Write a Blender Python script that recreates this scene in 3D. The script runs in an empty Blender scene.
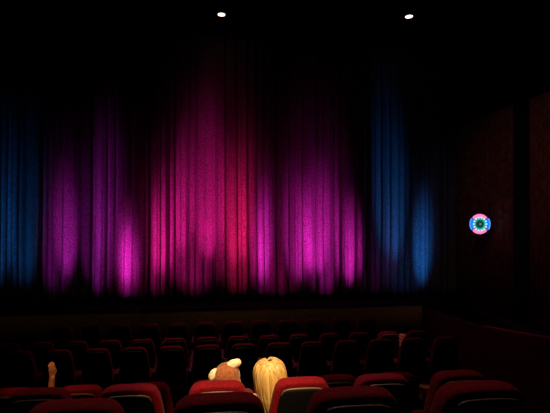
import bpy, bmesh, math, random
from mathutils import Vector, Matrix
random.seed(7)
SC = bpy.context.scene
COL = SC.collection
R = math.radians
PI = math.pi

# ------------------------------------------------------------------ camera
FP = 450.0                      # focal length in pixels of a 550 px wide frame
YAW, PITCH, CZ = R(6.47), R(0.57), 3.25
cd = bpy.data.cameras.new('camera')
cam = bpy.data.objects.new('camera', cd)
COL.objects.link(cam)
cam.location = (0, 0, CZ)
cam.rotation_euler = (R(90) + PITCH, 0, -YAW)
cd.sensor_width = 36
cd.lens = 36 * FP / 550
cd.clip_start = 0.05
SC.camera = cam
SC.view_settings.view_transform = 'Standard'
SC.view_settings.look = 'None'
SC.view_settings.exposure = 0
SC.view_settings.gamma = 1
SC.view_settings.use_curve_mapping = False
w = bpy.data.worlds.new('world')
SC.world = w
w.use_nodes = True
w.node_tree.nodes['Background'].inputs[0].default_value = (0.004, 0.003, 0.003, 1)
w.node_tree.nodes['Background'].inputs[1].default_value = 0.05


def ang(px):
    return math.atan((px - 275) / FP) + YAW


# ------------------------------------------------------------------ materials
def mat(name, col, rough=0.8, spec=0.3, noise=None, bump=None, metal=0.0, sheen=0.0):
    m = bpy.data.materials.new(name)
    m.use_nodes = True
    nt = m.node_tree
    b = nt.nodes['Principled BSDF']
    b.inputs['Base Color'].default_value = (*col, 1)
    b.inputs['Roughness'].default_value = rough
    b.inputs['Specular IOR Level'].default_value = spec
    b.inputs['Metallic'].default_value = metal
    b.inputs['Sheen Weight'].default_value = sheen
    if noise:
        sc, amt, stretch = noise
        tc = nt.nodes.new('ShaderNodeTexCoord')
        mp = nt.nodes.new('ShaderNodeMapping')
        mp.inputs['Scale'].default_value = stretch
        nz = nt.nodes.new('ShaderNodeTexNoise')
        nz.inputs['Scale'].default_value = sc
        nz.inputs['Detail'].default_value = 4
        rp = nt.nodes.new('ShaderNodeValToRGB')
        rp.color_ramp.elements[0].position = 0.3
        rp.color_ramp.elements[1].position = 0.7
        rp.color_ramp.elements[0].color = (*[c * (1 - amt) for c in col], 1)
        rp.color_ramp.elements[1].color = (*[min(1, c * (1 + amt)) for c in col], 1)
        nt.links.new(tc.outputs['Object'], mp.inputs['Vector'])
        nt.links.new(mp.outputs['Vector'], nz.inputs['Vector'])
        nt.links.new(nz.outputs['Fac'], rp.inputs['Fac'])
        nt.links.new(rp.outputs['Color'], b.inputs['Base Color'])
        if bump:
            bp = nt.nodes.new('ShaderNodeBump')
            bp.inputs['Strength'].default_value = bump
            bp.inputs['Distance'].default_value = 0.01
            nt.links.new(nz.outputs['Fac'], bp.inputs['Height'])
            nt.links.new(bp.outputs['Normal'], b.inputs['Normal'])
    return m


def emit(name, col, s):
    m = mat(name, col, 0.6)
    b = m.node_tree.nodes['Principled BSDF']
    b.inputs['Emission Color'].default_value = (*col, 1)
    b.inputs['Emission Strength'].default_value = s
    return m


M = {
    'velvet': mat('red_upholstery', (0.16, 0.003, 0.009), 0.8, 0.1, (60, 0.35, (1, 1, 1)), 0.3, sheen=0.02),
    'shell': mat('black_plastic', (0.003, 0.003, 0.0032), 0.6, 0.15, (90, 0.3, (1, 1, 1)), 0.08),
    'highlight': mat('pale_edge_highlight', (0.13, 0.095, 0.07), 0.45, 0.4),  # pale colour imitating the highlight on the shell's top edge
    'steel': mat('dark_steel', (0.03, 0.03, 0.032), 0.4, 0.5, metal=0.6),
    'arm': mat('armrest_rubber', (0.05, 0.02, 0.018), 0.45, 0.5),
    'cup': mat('cup_holder_plastic', (0.10, 0.03, 0.03), 0.3, 0.5),
    'carpet': mat('carpet', (0.045, 0.008, 0.010), 0.95, 0.05, (40, 0.5, (1, 1, 1)), 0.3),
    'ceil': mat('black_ceiling', (0.006, 0.006, 0.006), 0.95, 0.05, (6, 0.3, (1, 1, 1))),
    'wallp': mat('dark_wall_paint', (0.010, 0.007, 0.007), 0.9, 0.1, (5, 0.3, (1, 1, 1))),
    'stagefloor': mat('stage_boards', (0.012, 0.009, 0.008), 0.9, 0.1, (10, 0.4, (6, 0.6, 1))),
    'stagefront': mat('stage_front_fabric', (0.30, 0.18, 0.085), 0.95, 0.1, (14, 0.25, (1, 1, 1))),
    'parapet': mat('parapet_carpet', (0.10, 0.016, 0.018), 0.95, 0.1, (30, 0.4, (1, 1, 1)), 0.2),
    'rail': mat('red_rail', (0.45, 0.02, 0.03), 0.45, 0.4),
    'blackrail': mat('black_rail', (0.03, 0.025, 0.024), 0.5, 0.4),
    'skin': mat('skin', (0.62, 0.33, 0.20), 0.55, 0.4, (30, 0.08, (1, 1, 1))),
    'blonde': mat('blonde_hair', (0.72, 0.45, 0.17), 0.5, 0.4, (15, 0.6, (5, 5, 0.22)), 0.7),
    'hood': mat('russet_plush', (0.30, 0.115, 0.055), 0.95, 0.1, (45, 0.35, (1, 1, 1)), 0.6, sheen=0.3),
    'white': mat('white_plush', (0.85, 0.78, 0.62), 0.9, 0.1, (60, 0.1, (1, 1, 1)), 0.4),
    'darkhair': mat('dark_hair', (0.035, 0.020, 0.012), 0.6, 0.3, (30, 0.4, (4, 4, 0.4)), 0.4),
    'pinkshirt': mat('pale_shirt', (0.60, 0.40, 0.32), 0.9, 0.1, (50, 0.1, (1, 1, 1))),
    'redshirt': mat('maroon_shirt', (0.10, 0.02, 0.02), 0.9, 0.1, (50, 0.1, (1, 1, 1))),
    'jeans': mat('dark_trousers', (0.02, 0.022, 0.035), 0.9, 0.1, (80, 0.2, (1, 1, 1))),
    'tanbag': mat('tan_paper', (0.45, 0.22, 0.09), 0.8, 0.2, (35, 0.3, (1, 1, 1)), 0.4),
    'brownclip': mat('brown_clip', (0.08, 0.03, 0.015), 0.5, 0.4),
    'frame': mat('sign_frame', (0.012, 0.012, 0.014), 0.5, 0.4),
}

# ------------------------------------------------------------------ mesh helpers
def obj(name, bm, m, parent=None, smooth=True, loc=None):
    bmesh.ops.recalc_face_normals(bm, faces=bm.faces)
    me = bpy.data.meshes.new(name)
    bm.to_mesh(me)
    bm.free()
    if smooth:
        for p in me.polygons:
            p.use_smooth = True
    me.materials.append(m)
    o = bpy.data.objects.new(name, me)
    COL.objects.link(o)
    if parent:
        o.parent = parent
    if loc:
        o.location = loc
    return o


def tag(o, label, cat, group=None):
    o['label'] = label
    o['category'] = cat
    if group:
        o['group'] = group
    return o


def thing(name, label, cat, loc=(0, 0, 0), rz=0, group=None):
    o = bpy.data.objects.new(name, None)
    COL.objects.link(o)
    o.location = loc
    o.rotation_euler = (0, 0, rz)
    o.empty_display_size = 0.1
    return tag(o, label, cat, group)


def struct(o):
    o['kind'] = 'structure'
    return o


def box(bm, x0, x1, y0, y1, z0, z1, bev=0.0):
    vs = [bm.verts.new((x, y, z)) for z in (z0, z1) for (x, y) in ((x0, y0), (x1, y0), (x1, y1), (x0, y1))]
    fs = [(0, 3, 2, 1), (4, 5, 6, 7), (0, 1, 5, 4), (1, 2, 6, 5), (2, 3, 7, 6), (3, 0, 4, 7)]
    F = [bm.faces.new([vs[i] for i in f]) for f in fs]
    if bev:
        ed = list({e for f in F for e in f.edges})
        bmesh.ops.bevel(bm, geom=ed, offset=bev, segments=3, affect='EDGES', profile=0.5)


def rings(bm, loops, cap=True, close=True):
    L = [[bm.verts.new(p) for p in lp] for lp in loops]
    n = len(L[0])
    for a, b in zip(L, L[1:]):
        for i in range(n if close else n - 1):
            j = (i + 1) % n
            bm.faces.new((a[i], a[j], b[j], b[i]))
    if cap:
        bm.faces.new(L[0][::-1])
        bm.faces.new(L[-1])


def tube(bm, pts, r, n=10):
    pts = [Vector(p) for p in pts]
    loops = []
    for i, p in enumerate(pts):
        t = (pts[min(i + 1, len(pts) - 1)] - pts[max(i - 1, 0)]).normalized()
        a = t.cross(Vector((0, 0, 1)))
        if a.length < 1e-3:
            a = t.cross(Vector((1, 0, 0)))
        a.normalize()
        b = t.cross(a).normalized()
        rr = r[i] if isinstance(r, (list, tuple)) else r
        loops.append([p + (a * math.cos(2 * PI * k / n) + b * math.sin(2 * PI * k / n)) * rr for k in range(n)])
    rings(bm, loops)


def lathe(bm, prof, n=28, mtx=None):
    loops = []
    for r, z in prof:
        lp = [Vector((r * math.cos(2 * PI * k / n), r * math.sin(2 * PI * k / n), z)) for k in range(n)]
        loops.append([mtx @ p for p in lp] if mtx else lp)
    rings(bm, loops)


def ball(bm, c, r, sub=2, sc=(1, 1, 1), rot=None):
    mt = Matrix.Translation(c) @ (rot.to_4x4() if rot else Matrix.Identity(4)) @ Matrix.Diagonal((r * sc[0], r * sc[1], r * sc[2], 1))
    bmesh.ops.create_icosphere(bm, subdivisions=sub, radius=1, matrix=mt)


def limb(bm, pts, rad, sub=2):
    """overlapping balls along a polyline: a tapered limb before the surface is fused"""
    for i in range(len(pts) - 1):
        a, b = Vector(pts[i]), Vector(pts[i + 1])
        n = max(2, int((b - a).length / (0.35 * min(rad[i], rad[i + 1]))))
        for k in range(n + 1):
            t = k / n
            ball(bm, a.lerp(b, t), rad[i] * (1 - t) + rad[i + 1] * t, sub)


def fused(name, bm, m, parent, voxel, smooth=6):
    """fuse overlapping shapes to one continuous skin"""
    o = obj(name, bm, m, None)
    md = o.modifiers.new('r', 'REMESH')
    md.mode = 'VOXEL'
    md.voxel_size = voxel
    md.use_smooth_shade = True
    s = o.modifiers.new('s', 'SMOOTH')
    s.iterations = smooth
    s.factor = 0.5
    dg = bpy.context.evaluated_depsgraph_get()
    me = bpy.data.meshes.new_from_object(o.evaluated_get(dg))
    o.modifiers.clear()
    o.data = me
    for p in me.polygons:
        p.use_smooth = True
    if parent:
        o.parent = parent
    return o


def outline(pts, sub=3, closed=True):
    """Catmull-Rom a closed outline"""
    n = len(pts)
    out = []
    for i in range(n):
        p0, p1, p2, p3 = (Vector(pts[(i + k) % n]) for k in (-1, 0, 1, 2))
        for s in range(sub):
            t = s / sub
            out.append(0.5 * ((2 * p1) + (p2 - p0) * t + (2 * p0 - 5 * p1 + 4 * p2 - p3) * t * t + (3 * p1 - p0 - 3 * p2 + p3) * t ** 3))
    return out


# ------------------------------------------------------------------ setting: floor, ceiling, walls
XL, XR, YB, YF, ZC = -8.5, 6.75, -1.5, 13.1, 8.25
bm = bmesh.new()
prof = [(YB, 1.9), (1.62, 1.9), (1.62, 1.505), (2.74, 1.505), (2.74, 1.125), (3.78, 1.125), (3.78, 0.755), (5.05, 0.755),
        (5.05, 0.15), (7.85, 0.15), (7.85, 0.0), (YF, 0.0)]
rings(bm, [[(XL, y, z) for y, z in prof], [(XR, y, z) for y, z in prof]], cap=False, close=False)
struct(obj('floor', bm, M['carpet'], smooth=False))
bm = bmesh.new()
box(bm, XL, XR, YB, YF, ZC, ZC + 0.15)
struct(obj('ceiling', bm, M['ceil'], smooth=False))
for nm, b in (('wall_left', (XL - .15, XL, YB, YF, -.1, ZC)), ('wall_right', (XR, XR + .15, YB, YF, -.1, ZC)),
              ('wall_back', (XL, XR, YB - .15, YB, -.1, ZC)), ('wall_front', (XL, XR, YF, YF + .15, -.1, ZC))):
    bm = bmesh.new()
    box(bm, *b)
    struct(obj(nm, bm, M['wallp'], smooth=False))

# stage: boards and fabric-covered front
SY, SZ = 11.6, 0.78
st = thing('stage', 'low dark stage running under the lit curtain, with a brown front', 'stage', (-1.5, SY, 0))
bm = bmesh.new()
box(bm, XL + 1.52, XR + 1.48, 0, YF - SY - 0.02, SZ - 0.06, SZ, 0.01)
obj('stage_floor', bm, M['stagefloor'], st, False)
bm = bmesh.new()
x = XL + 1.52
loops = []
while x < 5.35 + 1.5:
    loops.append([(x, 0.03 + 0.006 * math.sin(x * 9), 0.0), (x, 0.03 + 0.006 * math.sin(x * 9), SZ - 0.06),
                  (x, 0.1, SZ - 0.06), (x, 0.1, 0)])
    x += 0.1
rings(bm, loops)
obj('front_panel', bm, M['stagefront'], st)

# ------------------------------------------------------------------ curtain
CY = 12.62
CT = ZC - 0.02
creases = [43, 92, 150, 175, 225, 237, 248, 271, 277, 340, 362, 410]
cx = [CY * math.tan(ang(p)) for p in creases]
edges = [XL + 0.05]
while edges[-1] < XR - 0.12:
    edges.append(edges[-1] + random.choice((0.12, 0.16, 0.2, 0.24, 0.3, 0.36)) * random.uniform(0.85, 1.15))
for c in cx:
    k = min(range(len(edges)), key=lambda i: abs(edges[i] - c))
    edges[k] = c
edges = sorted(edges)
amps = [random.uniform(0.06, 0.19) for _ in edges]
bulge = [random.uniform(-0.12, 0.08) for _ in edges]
deep = [0.10 if any(abs(e - c) < 1e-6 for c in cx) else 0.0 for e in edges]


def fold(x, t):
    for i in range(len(edges) - 1):
        if edges[i] <= x <= edges[i + 1]:
            wd = edges[i + 1] - edges[i]
            u = (x - edges[i]) / wd
            base = bulge[i] * (1 - u) + bulge[i + 1] * u
            a = amps[i] * min(1, wd / 0.22)
            d = -a * (math.sin(PI * u) ** 0.75) + base
            d += deep[i] * math.exp(-(u * wd / 0.03) ** 2) + deep[i + 1] * math.exp(-((1 - u) * wd / 0.03) ** 2)
            d += 0.012 * math.sin(x * 71 + 3 * math.sin(x * 2.3)) * math.sin(x * 17.3 + 1)
            return d * (0.55 + 0.45 * t)
    return 0.0


bm = bmesh.new()
xs = []
for a, b in zip(edges, edges[1:]):
    n = max(8, int((b - a) / 0.013))
    xs += [a + (b - a) * k / n for k in range(n)]
xs.append(edges[-1])
NZ = 26
loops = []
for x in xs:
    lp = []
    for k in range(NZ + 1):
        t = k / NZ
        z = CT + (SZ + 0.03 - CT) * t
        sway = 0.03 * math.sin(z * 0.9 + x * 0.7) * t
        lp.append((x + sway * 0.4, CY + fold(x, t) + 0.01 * math.sin(z * 2.1 + x * 5), z))
    loops.append(lp)
rings(bm, loops, cap=False, close=False)
cm = mat('curtain_velour', (0.14, 0.10, 0.115), 0.95, 0.05, (30, 0.5, (1, 1, 0.8)), 0.3)
cur = obj('stage_curtain', bm, cm)
s = cur.modifiers.new('thick', 'SOLIDIFY')
s.thickness = 0.012
tag(cur, 'tall pleated stage curtain lit in pink, purple and blue columns', 'curtain')

# ------------------------------------------------------------------ footlight beams on the curtain, with weak fill added between columns
def spot(name, loc, target, col, power, half_v, half_h, blend=1.0, size=0.04):
    ld = bpy.data.lights.new(name, 'SPOT')
    ld.color = col
    ld.energy = power
    ld.spot_size = 2 * half_v
    ld.spot_blend = blend
    ld.shadow_soft_size = size
    o = bpy.data.objects.new(name, ld)
    COL.objects.link(o)
    o.location = loc
    d = (Vector(target) - Vector(loc)).normalized()
    # local -Z along d, local X kept horizontal
    z = -d
    x = Vector((0, 0, 1)).cross(z).normalized() if abs(d.z) < 0.99 else Vector((1, 0, 0))
    y = z.cross(x)
    mt = Matrix((x, y, z)).transposed().to_4x4()
    sx = math.tan(half_h) / math.tan(half_v)
    o.matrix_world = Matrix.Translation(loc) @ mt @ Matrix.Diagonal((sx, 1, 1, 1))
    return o


BLUE, PURP, MAG, PINK, ROSE = (0.012, 0.15, 0.52), (0.38, 0.02, 0.46), (0.85, 0.026, 0.66), (0.90, 0.018, 0.36), (1.0, 0.018, 0.20)
# where each beam lands on the curtain: column, half width, top, bottom (frame pixels), colour, strength, side the lamp stands on
FOOT = [
    (4, 15, 50, 288, BLUE, 1.6, 1),
    (27, 26, 50, 290, BLUE, 0.8, 1),
    (62, 25, 80, 295, PURP, 0.8, 1),
    (65, 14, 140, 280, (0.50, 0.02, 0.50), 2.2, -1),
    (103, 28, 50, 294, PURP, 1.1, 1),
    (106, 15, 60, 262, PURP, 1.7, 1),
    (127, 15, 180, 300, MAG, 1.3, -1),
    (126, 10, 210, 288, MAG, 2.6, -1),
    (140, 70, 60, 299, PINK, 0.16, 1),
    (164, 26, 90, 295, PINK, 0.6, 1),
    (166, 15, 140, 276, PINK, 3.1, 1),
    (197, 58, 0, 295, PINK, 0.75, 1),
    (207, 24, 40, 262, PINK, 3.1, -1),
    (186, 15, 90, 258, PINK, 2.8, 1),
    (236, 36, 0, 295, ROSE, 0.8, -1),
    (234, 19, 100, 268, ROSE, 2.4, -1),
    (247, 12, 90, 266, ROSE, 1.5, 1),
    (264, 16, 130, 295, MAG, 0.8, 1),
    (264, 9, 160, 284, MAG, 3.0, 1),
    (282, 60, 50, 299, PINK, 0.35, 1),
    (295, 19, 140, 284, MAG, 1.9, -1),
    (321, 38, 30, 296, MAG, 0.7, -1),
    (318, 22, 130, 276, MAG, 2.6, 1),
    (347, 17, 170, 286, MAG, 2.3, -1),
    (370, 40, 120, 297, PURP, 0.12, -1),
    (388, 22, 20, 262, BLUE, 2.2, -1),
    (405, 50, 60, 299, BLUE, 0.16, 1),
    (423, 12, 165, 288, BLUE, 2.6, 1),
]
LY, LZ = 10.2, 0.6
for px, hw, yt, yb, c, p, sd in FOOT:
    x = (CY - 0.05) * math.tan(ang(px))
    dp = CY * math.cos(YAW) + x * math.sin(YAW)
    e0 = math.atan2(CZ - (yb - 211) / FP * dp - LZ, CY - LY)
    e1 = math.atan2(CZ - (yt - 211) / FP * dp - LZ, CY - LY)
    el, hv = (e0 + e1) / 2, (e1 - e0) / 2
    dist = (CY - LY) / math.cos(el)
    hh = math.atan(hw * dp / FP / dist)
    off = 1.1 * sd * random.uniform(0.7, 1.2)
    run = math.hypot(CY - LY, off)
    e0 = math.atan(math.tan(e0) * (CY - LY) / run)
    e1 = math.atan(math.tan(e1) * (CY - LY) / run)
    el, hv = (e0 + e1) / 2, (e1 - e0) / 2
    hh = math.atan(hw * dp / FP * ((CY - LY) / run) / (run / math.cos(el)))
    loc = (x - off, LY, LZ)
    d = Vector((math.cos(el) * off / run, math.cos(el) * (CY - LY) / run, math.sin(el)))
    spot('footlight', loc, Vector(loc) + d, c, p * 620, hv, hh, 1.0, 0.10)

# ------------------------------------------------------------------ right wall: pleated fabric panels, skirting, rail
def pleated(name, y0, y1, z0, z1, label):
    bm = bmesh.new()
    n = int((y1 - y0) / 0.012)
    lf = []
    for i in range(n + 1):
        y = y0 + (y1 - y0) * i / n
        d = 0.03 * abs(math.sin(y * PI / 0.13)) + 0.02 * abs(math.sin(y * PI / 0.31 + 1))
        if i in (0, n):
            d = 0
        lf.append([(-0.02 - d, y, z0), (-0.02 - d, y, z1), (0.0, y, z1), (0.0, y, z0)])
    rings(bm, lf)
    m = M.get('pleat')
    if not m:
        m = M['pleat'] = mat('pleated_wall_fabric', (0.17, 0.055, 0.045), 0.95, 0.05, (9, 0.5, (1, 1, 1)), 0.3)
    o = obj(name, bm, m)
    o.location = (XR - 0.005, 0, 0)
    return tag(o, label, 'wall panel', 'pleated fabric panels on the side wall')


pleated('pleated_wall_panel', 9.84, 12.4, 0.72, 5.72, 'brown pleated fabric wall panel carrying the glowing eye sign')
pleated('pleated_wall_panel', 6.2, 9.25, 0.72, 5.72, 'brown pleated fabric wall panel nearer the viewer, without any sign')
bm = bmesh.new()
box(bm, XR - 0.10, XR, 5.0, 12.3, 0.52, 0.66, 0.012)
struct(obj('trim_1', bm, M['blackrail'], smooth=False))
hr = thing('handrail', 'dark handrail along the side wall below the fabric panels', 'handrail', (XR - 0.2, 8.6, 0.45))
bm = bmesh.new()
tube(bm, [(0, -3.0, 0.10), (0, 0, 0), (0, 2.6, -0.05)], 0.022)
obj('rail', bm, M['blackrail'], hr)
for yy in (-2.4, -0.6, 1.2, 2.4):
    bm = bmesh.new()
    zz = 0.0 if yy < 0 else -0.03
    tube(bm, [(0.2, yy, zz - 0.07), (0.05, yy, zz - 0.07), (0, yy, zz)], 0.012, 8)
    obj('bracket', bm, M['blackrail'], hr)

# side aisle parapet
PX = 5.38


def on_x(px, py, X):
    a = ang(px)
    Y = X / math.tan(a)
    d = Y * math.cos(YAW) + X * math.sin(YAW)
    return (Y, CZ - (py - 211) / FP * d)


pp = [(11.58, on_x(425, 309, PX)[1]), on_x(480, 327, PX), on_x(550, 340, PX)]
pp.append((5.2, pp[2][1] + 0.33))
par = thing('parapet', 'dark red carpeted parapet rising along the side aisle', 'parapet', (PX, 9, 0))
bm = bmesh.new()
rings(bm, [[(0, y - 9, 0), (0, y - 9, z), (0.12, y - 9, z), (0.12, y - 9, 0)] for y, z in pp])
obj('panel', bm, M['parapet'], par, False)
bm = bmesh.new()
tube(bm, [(0.06, y - 9, z + 0.02) for y, z in pp[1:]], 0.024)
obj('cap_rail', bm, M['rail'], par)['label'] = 'red cap rail'
bm = bmesh.new()
tube(bm, [(0.06, y - 9, z + 0.015) for y, z in pp[:2]], 0.016)
obj('trim_strip', bm, M['blackrail'], par)

# low wall closing the raised block of seats
lw = thing('low_wall', 'low dark red wall in front of the raised rows of seats', 'low wall', (0, 5.06, 0))
bm = bmesh.new()
box(bm, -4.0, 2.4, 0.0, 0.10, 0.15, 1.24, 0.01)
obj('panel', bm, M['parapet'], lw, False)
bm = bmesh.new()
box(bm, -4.0, 2.4, -0.02, 0.12, 1.24, 1.29, 0.012)
obj('cap', bm, M['parapet'], lw, False)

# ------------------------------------------------------------------ lit eye sign on the right wall
sy = 10.86 * 6.25 / 6.45
sx_ = 6.25
sd = sy * math.cos(YAW) + sx_ * math.sin(YAW)
szc = CZ - (224 - 211) / FP * sd
va = math.atan2(sx_, sy)
eye = thing('wall_sign', 'round glowing eye sign with pink and blue ring on the side wall', 'sign', (sx_ + 0.03, sy, szc), R(-4))
eye.scale = (1.04, 1.04, 1.04)
# local: x right, y away from the viewer, z up
SRAD = 0.25


def arc_tube(r, a0, a1, tr, y, n=16):
    bm = bmesh.new()
    tube(bm, [(r * math.cos(a0 + (a1 - a0) * k / n), y, r * math.sin(a0 + (a1 - a0) * k / n)) for k in range(n + 1)], tr, 8)
    return bm


toY = Matrix.Rotation(R(90), 4, 'X')
bm = bmesh.new()
lathe(bm, [(0.02, 0.035), (SRAD, 0.03), (SRAD + .01, 0.0), (SRAD, -0.05), (0.02, -0.055)], 40, toY)
obj('backing', bm, M['frame'], eye)
PK, BL, TE, WH = emit('pink_light', (1, 0.20, 0.46), 1.35), emit('blue_light', (0.02, 0.20, 0.85), 0.9), emit('teal_light', (0.03, 0.55, 0.42), 0.75), emit('white_light', (0.75, 0.9, 1.0), 1.0)
DK = emit('dark_green_light', (0.005, 0.11, 0.075), 0.5)


def sector(r0, r1, a0, a1, y, n=20, teeth=0):
    bm = bmesh.new()
    lp = []
    for k in range(n + 1):
        a = a0 + (a1 - a0) * k / n
        ro = r1 - (0.022 if teeth and k % 2 else 0)
        ri = r0 + (0.015 if teeth and k % 2 else 0)
        lp.append([(ri * math.cos(a), y, ri * math.sin(a)), (ro * math.cos(a), y, ro * math.sin(a)),
                   (ro * math.cos(a), y + 0.02, ro * math.sin(a)), (ri * math.cos(a), y + 0.02, ri * math.sin(a))])
    rings(bm, lp)
    return bm


for a0 in (42, 222):
    obj('pink_arc', sector(0.158, 0.242, R(a0), R(a0 + 96), -0.055, 22, 1), PK, eye, False)
for a0 in (-36, 144):
    obj('blue_arc', sector(0.158, 0.242, R(a0), R(a0 + 72), -0.052), BL, eye, False)
    obj('edge_tube', arc_tube(0.242, R(a0 + 4), R(a0 + 68), 0.012, -0.06), emit('pale_blue_light', (0.10, 0.45, 1.0), 0.9), eye)
obj('iris', sector(0.10, 0.150, 0, 2 * PI, -0.058, 36), TE, eye, False)
for k in range(14):
    bm = bmesh.new()
    a = 2 * PI * k / 14
    ball(bm, (0.154 * math.cos(a), -0.065, 0.154 * math.sin(a)), 0.019, 2)
    obj('bulb', bm, WH, eye)
bm = bmesh.new()
lathe(bm, [(0.002, 0.075), (0.08, 0.065), (0.108, 0.05)], 24, toY)
obj('pupil', bm, DK, eye)
bm = bmesh.new()
ball(bm, (0.0, -0.075, 0.0), 0.022, 2)
obj('pupil_dot', bm, emit('grey_light', (0.35, 0.45, 0.42), 0.5), eye)  # small grey dot in the middle of the pupil
bm = bmesh.new()
tube(bm, [(0.0, 0.03, 0), (0.05, 0.12, 0), (0.44, 0.16, 0)], 0.02, 8)
obj('bracket', bm, M['frame'], eye)

# ------------------------------------------------------------------ ceiling downlights
def ceil_pt(px, py, z):
    # ray through the pixel meets the height z
    d = Vector(((px - 275) / FP, -(py - 206.5) / FP, -1))
    d = cam.rotation_euler.to_matrix() @ d
    t = (z - CZ) / d.z
    return Vector((0, 0, CZ)) + d * t


LAMP = emit('lamp_glow', (1.0, 0.84, 0.66), 2.5)
for px, py, lab in ((221.5, 15.2, 'lit round downlight in the black ceiling above the pink part of the curtain'),
                    (409, 17.2, 'lit round downlight in the black ceiling above the blue part of the curtain')):
    p = ceil_pt(px, py, ZC - 0.03)
    t = thing('ceiling_downlight', lab, 'ceiling light', (p.x, p.y, ZC), 0, 'ceiling downlights')
    bm = bmesh.new()
    lathe(bm, [(0.093, 0.0), (0.15, -0.004), (0.152, -0.012), (0.118, -0.018), (0.093, -0.012)], 32)
    obj('trim_ring', bm, M['frame'], t)
    bm = bmesh.new()
    lathe(bm, [(0.005, -0.030), (0.06, -0.027), (0.092, -0.020), (0.092, -0.004), (0.005, -0.002)], 32)
    obj('lens', bm, LAMP, t)
    spot('downlight_beam', (p.x, p.y, ZC - 0.08), (p.x, p.y - 2.0, 0), (1, 0.72, 0.42), 40, R(20), R(20), 1.0, 0.1)

# ------------------------------------------------------------------ cinema seats
RAKE = 0.16


def rk(x, y, z):
    return (x, y - max(0, z - 0.42) * RAKE, z)


BACK = [(0, 1.0), (0.10, 0.998), (0.150, 0.985), (0.180, 0.945), (0.197, 0.88), (0.212, 0.80), (0.222, 0.70), (0.226, 0.58), (0.226, 0.46),
        (0.21, 0.40), (0.12, 0.385), (0, 0.385)]
full = BACK + [(-x, z) for x, z in BACK[-2:0:-1]]


def inset(pts, d, top=None):
    """shrink an outline by d towards its middle"""
    out = []
    for x, z in pts:
        nx = x * max(0.0, 1 - d / 0.22)
        nz = z - d * (z - 0.69) / 0.31
        out.append((nx, nz))
    return out


def loft_outline(bm, layers):
    loops = []
    for y, d in layers:
        o = outline([(x, z, 0) for x, z in inset(full, d)], 3)
        loops.append([rk(p.x, y, p.y) for p in o])
    rings(bm, loops)


def shell_outline():
    S = [(0, 0.955), (0.10, 0.953), (0.135, 0.935), (0.155, 0.89), (0.170, 0.80), (0.180, 0.68), (0.185, 0.55), (0.185, 0.44), (0.17, 0.40), (0, 0.395)]
    return S + [(-x, z) for x, z in S[-2:0:-1]]


def seat_meshes():
    d = {}
    bm = bmesh.new()
    loft_outline(bm, [(-0.128, 0.05), (-0.136, 0.022), (-0.128, 0.008), (-0.108, 0.0), (-0.05, 0.0), (-0.022, 0.008), (-0.008, 0.03), (-0.012, 0.09), (0.0, 0.14)])
    d['backrest'] = bm
    bm = bmesh.new()
    so = shell_outline()
    loops = []
    for y, k in ((-0.12, 1.0), (-0.148, 1.0), (-0.156, 0.975), (-0.158, 0.93), (-0.158, 0.6)):
        o = outline([(x, z, 0) for x, z in so], 3)
        loops.append([rk(p.x * k, y, 0.68 + (p.y - 0.68) * k) for p in o])
    rings(bm, loops)
    d['back_shell'] = bm
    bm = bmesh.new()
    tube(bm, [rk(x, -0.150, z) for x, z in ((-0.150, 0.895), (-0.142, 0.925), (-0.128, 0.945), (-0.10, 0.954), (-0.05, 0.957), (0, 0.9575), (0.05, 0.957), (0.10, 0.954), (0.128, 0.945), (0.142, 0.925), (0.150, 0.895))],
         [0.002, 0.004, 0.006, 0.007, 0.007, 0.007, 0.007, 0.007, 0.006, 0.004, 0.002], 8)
    d['edge_highlight'] = bm  # tube standing in for light caught along the shell's edge
    bm = bmesh.new()
    # tipped-up seat pad, rounded front
    loops = []
    for i, (y, zt, zb, hw) in enumerate(((0.02, 0.455, 0.375, 0.20), (0.05, 0.47, 0.36, 0.215), (0.20, 0.475, 0.355, 0.222), (0.36, 0.485, 0.36, 0.222),
                                         (0.42, 0.48, 0.37, 0.215), (0.45, 0.455, 0.395, 0.20))):
        lp = []
        for k in range(20):
            a = 2 * PI * k / 20
            c, s_ = math.cos(a), math.sin(a)
            x = hw * (abs(c) ** 0.35) * (1 if c >= 0 else -1)
            z = (zt + zb) / 2 + (zt - zb) / 2 * (abs(s_) ** 0.5) * (1 if s_ >= 0 else -1)
            lp.append((x, y, z))
        loops.append(lp)
    rings(bm, loops)
    d['seat'] = bm
    bm = bmesh.new()
    box(bm, 0.255, 0.305, -0.15, 0.34, 0.55, 0.60, 0.018)
    d['armrest'] = bm
    bm = bmesh.new()
    lathe(bm, [(0.026, 0.525), (0.040, 0.53), (0.042, 0.60), (0.040, 0.606), (0.034, 0.602), (0.032, 0.55), (0.005, 0.545)], 20, Matrix.Translation((0.28, 0.345, 0)))
    d['cup_holder'] = bm
    bm = bmesh.new()
    box(bm, 0.242, 0.298, -0.10, 0.24, 0.03, 0.555, 0.012)
    box(bm, 0.245, 0.315, -0.16, 0.30, 0.0, 0.035, 0.008)
    d['support_leg'] = bm
    return d


MATS = {'backrest': M['velvet'], 'back_shell': M['shell'], 'edge_highlight': M['highlight'], 'seat': M['velvet'], 'armrest': M['arm'], 'cup_holder': M['cup'], 'support_leg': M['steel']}
proto = thing('cinema_seat', 'seat', 'seat')
po = {}
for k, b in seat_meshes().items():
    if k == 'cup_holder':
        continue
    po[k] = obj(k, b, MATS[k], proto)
    if k == 'edge_highlight':
        po[k]['label'] = 'pale strip along the top of the black back, imitating caught light'
cupo = obj('cup_holder', seat_meshes()['cup_holder'], MATS['cup_holder'], po['armrest'])


def copy_seat(end_left=False):
    r = proto.copy()
    COL.objects.link(r)
    for ch in list(proto.children):
        c = ch.copy()
        COL.objects.link(c)
        c.parent = r
        for g in ch.children:
            e = g.copy()
            COL.objects.link(e)
            e.parent = c
    return r


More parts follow.
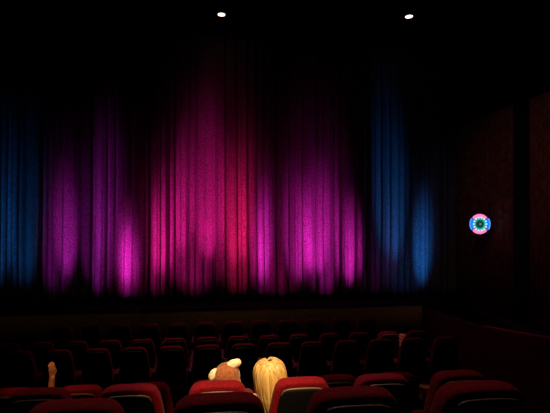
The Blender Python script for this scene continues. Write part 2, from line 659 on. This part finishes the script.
ORD = ['first', 'second', 'third', 'fourth', 'fifth', 'sixth', 'seventh', 'eighth', 'ninth', 'tenth', 'eleventh', 'twelfth', 'thirteenth', 'fourteenth', 'fifteenth']
# name: back plane Y, x of first seat, count, floor height, phrase
ROWS = {
    'A': (9.16, -3.16, 12, 0.03 - 0.03, 'the row nearest the stage', 'seats in the row closest to the stage'),
    'B': (8.06, -3.66, 14, 0.0, 'the second row from the stage', 'seats in the second row from the stage'),
    'C': (7.07, -3.05, 13, 0.15, 'the third row from the stage', 'seats in the third row from the stage'),
    'D': (3.94, -1.78, 7, 0.755, 'the third-nearest row', 'seats in the third-nearest row'),
    'E': (2.92, -1.16, 6, 1.125, 'the second-nearest row', 'seats in the second-nearest row'),
    'F': (1.76, -0.58, 4, 1.505, 'the nearest row', 'seats in the nearest row'),
}
SPECIAL = {('E', 2): 'black-backed red cinema seat holding the small person in the eared brown hood',
           ('E', 3): 'black-backed red cinema seat holding the leaning person with long blonde hair',
           ('D', 1): 'black-backed red cinema seat hiding the slouched person whose forearm is raised'}
SEAT_DY = 0.245          # back of the hood at its top lies this far behind the origin
SEATPOS = {}
first = True
for rn, (Y, x0, n, fz, phrase, grp) in ROWS.items():
    for i in range(n):
        o = proto if first else copy_seat()
        first = False
        x = x0 + 0.56 * i
        o.location = (x, Y + SEAT_DY, fz)
        o.rotation_euler = (0, 0, 0)
        o['label'] = SPECIAL.get((rn, i), 'black-backed red cinema seat, %s from left in %s' % (ORD[i], phrase))
        o['category'] = 'seat'
        o['group'] = grp
        SEATPOS[(rn, i)] = o.location.copy()
SEATPOS_D1 = SEATPOS[('D', 1)]

# ------------------------------------------------------------------ people
def face_head(bm, c, r, q, jaw=True):
    """skull, jaw, nose, brow, lips and ears; q turns local (+y = facing) into the world"""
    def P(x, y, z):
        return Vector(c) + q @ Vector((x * r, y * r, z * r))
    ball(bm, P(0, -0.05, 0.12), r, 3, (0.82, 1.0, 0.98), q)
    ball(bm, P(0, 0.22, -0.45), r, 3, (0.62, 0.66, 0.66), q)
    ball(bm, P(0, 0.55, -0.85), r * 0.26, 2, (1.1, 0.9, 0.8), q)
    for k in range(5):
        ball(bm, P(0, 0.86 + 0.05 * k, 0.05 - 0.09 * k), r * (0.09 + 0.02 * k), 2, (1, 1, 1), q)
    for s in (-1, 1):
        ball(bm, P(s * 0.13, 0.93, -0.32), r * 0.09, 2)
        ball(bm, P(s * 0.34, 0.78, 0.20), r * 0.13, 2, (1.6, 0.7, 0.5), q)
        ball(bm, P(s * 0.34, 0.80, 0.04), r * 0.12, 2, (1.2, 0.7, 0.8), q)
        ball(bm, P(s * 0.45, 0.62, -0.22), r * 0.25, 2)
        ball(bm, P(s * 0.86, -0.02, -0.10), r * 0.20, 2, (0.4, 0.9, 1.5), q)
    ball(bm, P(0, 0.86, -0.52), r * 0.10, 2, (2.2, 0.8, 0.6), q)
    ball(bm, P(0, 0.84, -0.64), r * 0.10, 2, (1.9, 0.8, 0.7), q)


def hand(bm, wrist, d, side, s=1.0, curl=0.5, up=None):
    """palm, four unequal bent fingers and a side thumb; d = hand direction, side = thumb direction"""
    d = Vector(d).normalized()
    side = (Vector(side) - d * Vector(side).dot(d)).normalized()
    nrm = d.cross(side).normalized()
    wr = Vector(wrist)
    for k in range(5):
        t = k / 4
        c = wr + d * (0.02 + 0.065 * t) * s
        for u in (-1, -0.33, 0.33, 1):
            ball(bm, c + side * u * (0.020 + 0.011 * t) * s, 0.0125 * s, 2)
    ln = (0.068, 0.076, 0.070, 0.054)
    for k in range(4):
        u = 1 - 2 * k / 3
        b = wr + d * 0.088 * s + side * u * 0.031 * s
        pts = [b]
        dirn = d.copy()
        a = 0
        for j, f in enumerate((0.45, 0.32, 0.23)):
            a += curl * (0.8, 1.0, 0.8)[j]
            dirn = d * math.cos(a) + nrm * math.sin(a)
            pts.append(pts[-1] + dirn * ln[k] * f * s)
        limb(bm, pts, [0.0092 * s, 0.0088 * s, 0.0082 * s, 0.0074 * s])
    tb = wr + d * 0.03 * s + side * 0.026 * s
    t1 = tb + (d * 0.55 + side * 0.75 + nrm * 0.3).normalized() * 0.04 * s
    t2 = t1 + (d * 0.85 + side * 0.15 + nrm * 0.5).normalized() * 0.032 * s
    limb(bm, [tb, t1, t2], [0.014 * s, 0.0105 * s, 0.009 * s])


def rotq(tilt=0, turn=0, nod=0):
    return (Matrix.Rotation(turn, 3, 'Z') @ Matrix.Rotation(tilt, 3, 'Y') @ Matrix.Rotation(nod, 3, 'X'))


def seated_person(label, sp, s, head_c, head_r, q, hand_l=None, hand_r=None, skin_only_arm=None, shirt='pinkshirt', slump=0.0):
    """sp = seat origin; everything in world axes, relative to sp"""
    root = thing('person', label, 'person', sp)
    hc = Vector(head_c) - Vector(sp)
    pel = Vector((0, 0.20 + slump, 0.56))
    neck = hc + q @ Vector((0, -0.25 * head_r, -1.05 * head_r))
    chest = neck + (pel - neck) * 0.30 + Vector((0, -0.01, 0))
    waist = neck + (pel - neck) * 0.68
    shl = neck + Vector((-0.145 * s, 0.01, -0.07 * s))
    shr = neck + Vector((0.145 * s, 0.01, -0.07 * s))
    hipl, hipr = pel + Vector((-0.085 * s, 0, 0)), pel + Vector((0.085 * s, 0, 0))
    kl, kr = hipl + Vector((-0.02, 0.40 * s, 0.02)), hipr + Vector((0.02, 0.40 * s, 0.02))
    al, ar = kl + Vector((0, -0.06, -0.40 * s)), kr + Vector((0, -0.06, -0.40 * s))
    for a in (al, ar):
        a.z = 0.075
    el = hand_l['elbow'] - Vector(sp) if hand_l else shl + Vector((-0.05, 0.10, -0.25 * s))
    er = shr + Vector((0.05, 0.10, -0.25 * s))
    wl = hand_l['wrist'] - Vector(sp) if hand_l else el + Vector((0.05, 0.22 * s, 0.02))
    wr = er + Vector((-0.05, 0.22 * s, 0.02))
    bm = bmesh.new()
    face_head(bm, hc, head_r, q)
    limb(bm, [hc + q @ Vector((0, -0.15 * head_r, -0.5 * head_r)), neck, chest], [0.050 * s, 0.050 * s, 0.075 * s])
    for a, b, c in ((shl, el, wl), (shr, er, wr)):
        limb(bm, [chest, a, b, c], [0.08 * s, 0.052 * s, 0.043 * s, 0.032 * s])
    limb(bm, [chest, waist, pel], [0.10 * s, 0.10 * s, 0.11 * s])
    limb(bm, [chest + Vector((-.06 * s, 0, 0)), waist + Vector((-.05 * s, 0, 0)), hipl, kl, al], [0.085 * s, 0.085 * s, 0.085 * s, 0.055 * s, 0.038 * s])
    limb(bm, [chest + Vector((.06 * s, 0, 0)), waist + Vector((.05 * s, 0, 0)), hipr, kr, ar], [0.085 * s, 0.085 * s, 0.085 * s, 0.055 * s, 0.038 * s])
    for a in (al, ar):
        limb(bm, [a + Vector((0, -0.03, -0.02)), a + Vector((0, 0.13 * s, -0.045))], [0.036 * s, 0.026 * s])
    if hand_l:
        hand(bm, wl, hand_l['dir'], hand_l['thumb'], hand_l['s'], hand_l['curl'])
    else:
        hand(bm, wl, (0.2, 1, -0.1), (1, 0, 0.2), s * 0.95, 0.25)
    hand(bm, wr, (-0.2, 1, -0.1), (-1, 0, 0.2), s * 0.95, 0.25)
    fused('body', bm, M['skin'], root, 0.0062, 4)
    # clothing follows the body
    g = 0.012
    bm = bmesh.new()
    for k in (-1, 1):
        limb(bm, [chest + Vector((k * .06 * s, 0, 0)), waist + Vector((k * .05 * s, 0, 0)), pel + Vector((k * .07 * s, 0, 0.02))], [0.085 * s + g, 0.085 * s + g, 0.088 * s + g])
    limb(bm, [chest, waist, pel], [0.10 * s + g, 0.10 * s + g, 0.11 * s + g])
    for a, b in ((shl, el), (shr, er)):
        limb(bm, [chest, a, a.lerp(b, 0.55)], [0.08 * s + g, 0.052 * s + g, 0.046 * s + g])
    fused('shirt', bm, M[shirt], root, 0.010, 4)
    bm = bmesh.new()
    for a, b, c in ((hipl, kl, al), (hipr, kr, ar)):
        limb(bm, [pel, a, b, b.lerp(c, 0.88)], [0.11 * s + g, 0.085 * s + g, 0.055 * s + g, 0.042 * s + g])
    fused('trousers', bm, M['jeans'], root, 0.010, 4)
    bm = bmesh.new()
    for a in (al, ar):
        limb(bm, [a + Vector((0, -0.03, -0.03)), a + Vector((0, 0.13 * s, -0.045))], [0.036 * s + 0.006, 0.026 * s + 0.006])
    fused('shoes', bm, M['shell'], root, 0.008, 3)
    return root, hc, neck


# blonde person leaning between two seats of the second-nearest row
WS = SEATPOS[('E', 3)]
Yh = 3.14
hx = Yh * math.tan(ang(270))
whc = Vector((hx, Yh, 2.095))
qw = rotq(tilt=R(-8), turn=R(6))
wroot, hc, neck = seated_person('person with long straight blonde hair leaning between two seats', WS, 0.86, whc, 0.098, qw, slump=0.06)


def hair_long(root, hc, q):
    """long straight hair: a cap that falls in uneven strands behind the shoulders"""
    bm = bmesh.new()
    rng = random.Random(3)
    NA, NZ_ = 72, 22
    R0 = 0.118
    zt, zb = 0.122, -0.235
    loops = []
    strand = [rng.uniform(-1, 1) for _ in range(NA)]
    tipz = [rng.uniform(-0.03, 0.03) for _ in range(NA)]
    for j in range(NZ_ + 1):
        t = j / NZ_
        lp = []
        for i in range(NA):
            # angle measured from the back; the face stays open at the front
            a = R(-152) + R(304) * i / (NA - 1)
            if t < 0.42:
                ph = (t / 0.42) * PI / 2
                rr = R0 * math.sin(ph) ** 0.8
                z = R0 * 1.0 * math.cos(ph) ** 0.85
            else:
                u = (t - 0.42) / 0.58
                rr = R0 * (1 + 0.02 * math.sin(u * 3))
                centre = math.exp(-((i / (NA - 1) - 0.50) / 0.22) ** 2)
                z = -(0.19 + 0.075 * centre + tipz[i]) * u
                rr *= 1 - 0.22 * u * u
            rr += 0.0042 * strand[i] * max(0, min(1, (t - 0.2) * 2.5))
            x, y = rr * math.sin(a), -rr * math.cos(a) * 0.98
            # parting dip on top
            if t < 0.3:
                z -= 0.004 * math.exp(-(x / 0.006) ** 2)
            lp.append(hc + q @ Vector((x, y, z + 0.008)))
        loops.append(lp)
    rings(bm, loops, cap=False, close=False)
    o = obj('hair', bm, M['blonde'], root)
    sd_ = o.modifiers.new('thick', 'SOLIDIFY')
    sd_.thickness = 0.016
    sd_.offset = -1
    o['label'] = 'long straight blonde hair'
    bm = bmesh.new()
    ball(bm, hc + q @ Vector((0.012, -0.035, 0.123)), 0.012, 2, (1.3, 0.8, 0.6), q)
    obj('hair_clip', bm, M['brownclip'], o)
    # loose strands at the tip
    bm = bmesh.new()
    for k in range(9):
        x = rng.uniform(-0.04, 0.03)
        tube(bm, [hc + q @ Vector((x, -0.108, -0.12)), hc + q @ Vector((x * 0.7, -0.104, -0.22)), hc + q @ Vector((x * 0.35 + 0.0, -0.095, -0.285 + rng.uniform(-.02, .02)))], [0.012, 0.009, 0.003], 8)
    obj('hair_ends', bm, M['blonde'], o)


hair_long(wroot, hc, qw)

# child in an eared brown hood
KS = SEATPOS[('E', 2)]
kx = Yh * math.tan(ang(228))
khc = Vector((kx, Yh, 2.105))
qk = rotq(tilt=R(-22), turn=R(-10))
kroot, khr, kneck = seated_person('small person in a brown hood with two rounded white ears', KS, 0.72, khc, 0.080, qk, shirt='redshirt', slump=0.03)
bm = bmesh.new()
ball(bm, khr + qk @ Vector((0, -0.014, 0.010)), 0.092, 3, (1.0, 1.0, 1.0))
ball(bm, khr + qk @ Vector((0, -0.03, -0.05)), 0.080, 3)
hd = fused('hood', bm, M['hood'], kroot, 0.007, 3)
hd['label'] = 'brown plush hood'


def ear(c, size, rot):
    bm = bmesh.new()
    ball(bm, c, 1.0, 3, size, rot)
    for v in bm.verts:
        dlt = v.co - c
        v.co = c + dlt * (1 + 0.05 * math.sin(dlt.x * 140) * math.cos(dlt.z * 120))
    o = obj('ear', bm, M['white'], hd)
    o['label'] = 'rounded white ear'


sc_ = Yh / FP
ear(khr + Vector((5 * sc_, -0.02, 0.088)), (0.062, 0.034, 0.033), Matrix.Rotation(R(-22), 3, 'Y'))
ear(khr + Vector((-14 * sc_, -0.02, 0.022)), (0.030, 0.030, 0.048), Matrix.Rotation(R(28), 3, 'Y'))

# slouched person whose raised forearm shows over the third-nearest row
DS = SEATPOS[('D', 1)]
Ya = 4.16


def at_y(px, py, Y):
    X = Y * math.tan(ang(px))
    d = Y * math.cos(YAW) + X * math.sin(YAW)
    return Vector((X, Y, CZ - (py - 211) / FP * d))


elb = at_y(50.5, 412, Ya + 0.02)
wri = at_y(53, 377.5, Ya)
tip = at_y(53, 364, Ya)
ahc = Vector((DS.x + 0.02, 4.40, 1.46))
aroot, ahr, an = seated_person('slouched person hidden behind a seat, one bare forearm raised', DS, 0.82, ahc, 0.09, rotq(),
                               hand_l={'elbow': elb, 'wrist': wri, 'dir': (tip - wri), 'thumb': (0.35, 0.6, 0.1), 's': 0.86, 'curl': 0.25},
                               shirt='redshirt', slump=0.13)
bm = bmesh.new()
ball(bm, ahr + Vector((0, -0.018, 0.018)), 0.097, 3, (0.9, 1.0, 1.0))
ball(bm, ahr + Vector((0, -0.035, -0.03)), 0.085, 3, (0.9, 0.9, 1.0))
fused('hair', bm, M['darkhair'], aroot, 0.008, 3)

# ------------------------------------------------------------------ small things among the seats
# crumpled tan paper bag on the armrest in the third-nearest row
c = at_y(424, 393, 3.935)
bm = bmesh.new()
rng = random.Random(11)
loops = []
for j, (z, k) in enumerate(((-0.055, 0.75), (-0.05, 0.95), (-0.02, 1.0), (0.015, 0.92), (0.04, 0.8), (0.06, 0.95), (0.068, 1.1))):
    lp = []
    for i in range(18):
        a = 2 * PI * i / 18
        f = k * (1 + rng.uniform(-0.16, 0.16))
        lp.append((0.052 * f * math.cos(a), 0.035 * f * math.sin(a), z + rng.uniform(-0.008, 0.008) * (j > 3)))
    loops.append(lp)
rings(bm, loops)
bag = obj('paper_bag', bm, M['tanbag'], None, False)
bag.location = c
tag(bag, 'small crumpled tan bag hanging behind a seat of the third-nearest row', 'bag')
bm = bmesh.new()
tube(bm, [(-0.025, 0, 0.06), (-0.02, 0.02, 0.085), (0.0, 0.03, 0.095), (0.02, 0.02, 0.085), (0.025, 0, 0.06)], 0.003, 6)
obj('handle', bm, M['tanbag'], bag)

# striped red cloth over the second row from the stage
m = bpy.data.materials.new('striped_cloth')
m.use_nodes = True
nt = m.node_tree
b = nt.nodes['Principled BSDF']
b.inputs['Roughness'].default_value = 0.9
tc = nt.nodes.new('ShaderNodeTexCoord')
wv = nt.nodes.new('ShaderNodeTexWave')
wv.bands_direction = 'Z'
wv.inputs['Scale'].default_value = 5.5
wv.inputs['Distortion'].default_value = 0.6
mp = nt.nodes.new('ShaderNodeMapping')
mp.inputs['Rotation'].default_value = (0, R(-28), 0)
rp = nt.nodes.new('ShaderNodeValToRGB')
rp.color_ramp.elements[0].color = (0.42, 0.06, 0.05, 1)
rp.color_ramp.elements[1].color = (0.80, 0.34, 0.27, 1)
nt.links.new(tc.outputs['Object'], mp.inputs['Vector'])
nt.links.new(mp.outputs['Vector'], wv.inputs['Vector'])
nt.links.new(wv.outputs['Fac'], rp.inputs['Fac'])
nt.links.new(rp.outputs['Color'], b.inputs['Base Color'])
c = at_y(402.5, 340, 7.98)
bm = bmesh.new()
loops = []
for j in range(13):
    t = j / 12
    z = 0.115 - 0.25 * t
    hw = 0.075 * (1 - 0.55 * t) + 0.006 * math.sin(t * 17)
    lp = []
    for k in range(18):
        a = 2 * PI * k / 18
        lp.append((0.012 * t * -2 + hw * math.cos(a), (0.03 + 0.008 * math.sin(t * 9)) * math.sin(a) * (1 + 0.25 * math.cos(5 * a)), z))
    loops.append(lp)
rings(bm, loops)
cl = obj('striped_cloth', bm, m)
cl.location = c
tag(cl, 'red and pink striped cloth hung between two seats near the stage', 'cloth')

# ------------------------------------------------------------------ unseen house light over the middle of the audience, and added spots
W1 = (1.0, 0.62, 0.26)
spot('unseen_spot', (0.45, -0.6, 7.9), (0.17, 3.08, 2.12), W1, 3800, R(6), R(6.5), 1.0, 0.06)
spot('unseen_spot', (-0.2, 4.6, 8.1), (-0.48, 2.95, 2.05), (1.0, 0.55, 0.6), 420, R(7), R(5), 1.0, 0.06)  # added to brighten a hood in the second-nearest row
spot('unseen_spot', (0.2, 4.6, 8.1), (0.75, 2.95, 2.05), (1.0, 0.55, 0.6), 400, R(7), R(7), 1.0, 0.06)  # added for the hoods at and beside the blonde person
spot('unseen_spot', (0.2, 4.2, 8.1), (0.2, 2.6, 2.1), (1.0, 0.60, 0.50), 300, R(24), R(24), 1.0, 0.06)
spot('unseen_spot', (-0.9, 0.6, 8.0), (-1.42, 4.15, 1.80), (1.0, 0.42, 0.13), 900, R(4.5), R(4.5), 1.0, 0.05)  # added narrow spot that picks out the raised forearm
spot('unseen_spot', (-0.4, 9.4, 8.1), (-0.4, 7.6, 1.0), (1.0, 0.45, 0.45), 260, R(19), R(19), 1.0, 0.2)
spot('unseen_spot', (0.8, 9.4, 8.1), (0.8, 7.6, 1.0), (1.0, 0.60, 0.50), 160, R(17), R(36), 1.0, 0.2)
spot('unseen_spot', (2.2, 5.0, 8.0), (6.7, 9.9, 2.8), (1.0, 0.62, 0.48), 90, R(26), R(24), 1.0, 0.2)  # added to lift the side wall panels out of the dark
spot('unseen_spot', (2.4, 5.5, 8.1), (2.4, 11.6, 0.2), (1.0, 0.58, 0.36), 50, R(22), R(26), 1.0, 0.2)  # added wash on the right part of the stage front
spot('unseen_spot', (-2.5, 5.5, 8.1), (-3.0, 11.6, 0.2), (1.0, 0.72, 0.45), 36, R(22), R(34), 1.0, 0.2)  # added wash on the left part of the stage front
spot('unseen_spot', (1.2, 2.5, 8.0), (3.03, 7.98, 0.70), (1.0, 0.55, 0.45), 1000, R(2.6), R(2.6), 1.0, 0.05)  # added narrow spot to brighten the striped cloth
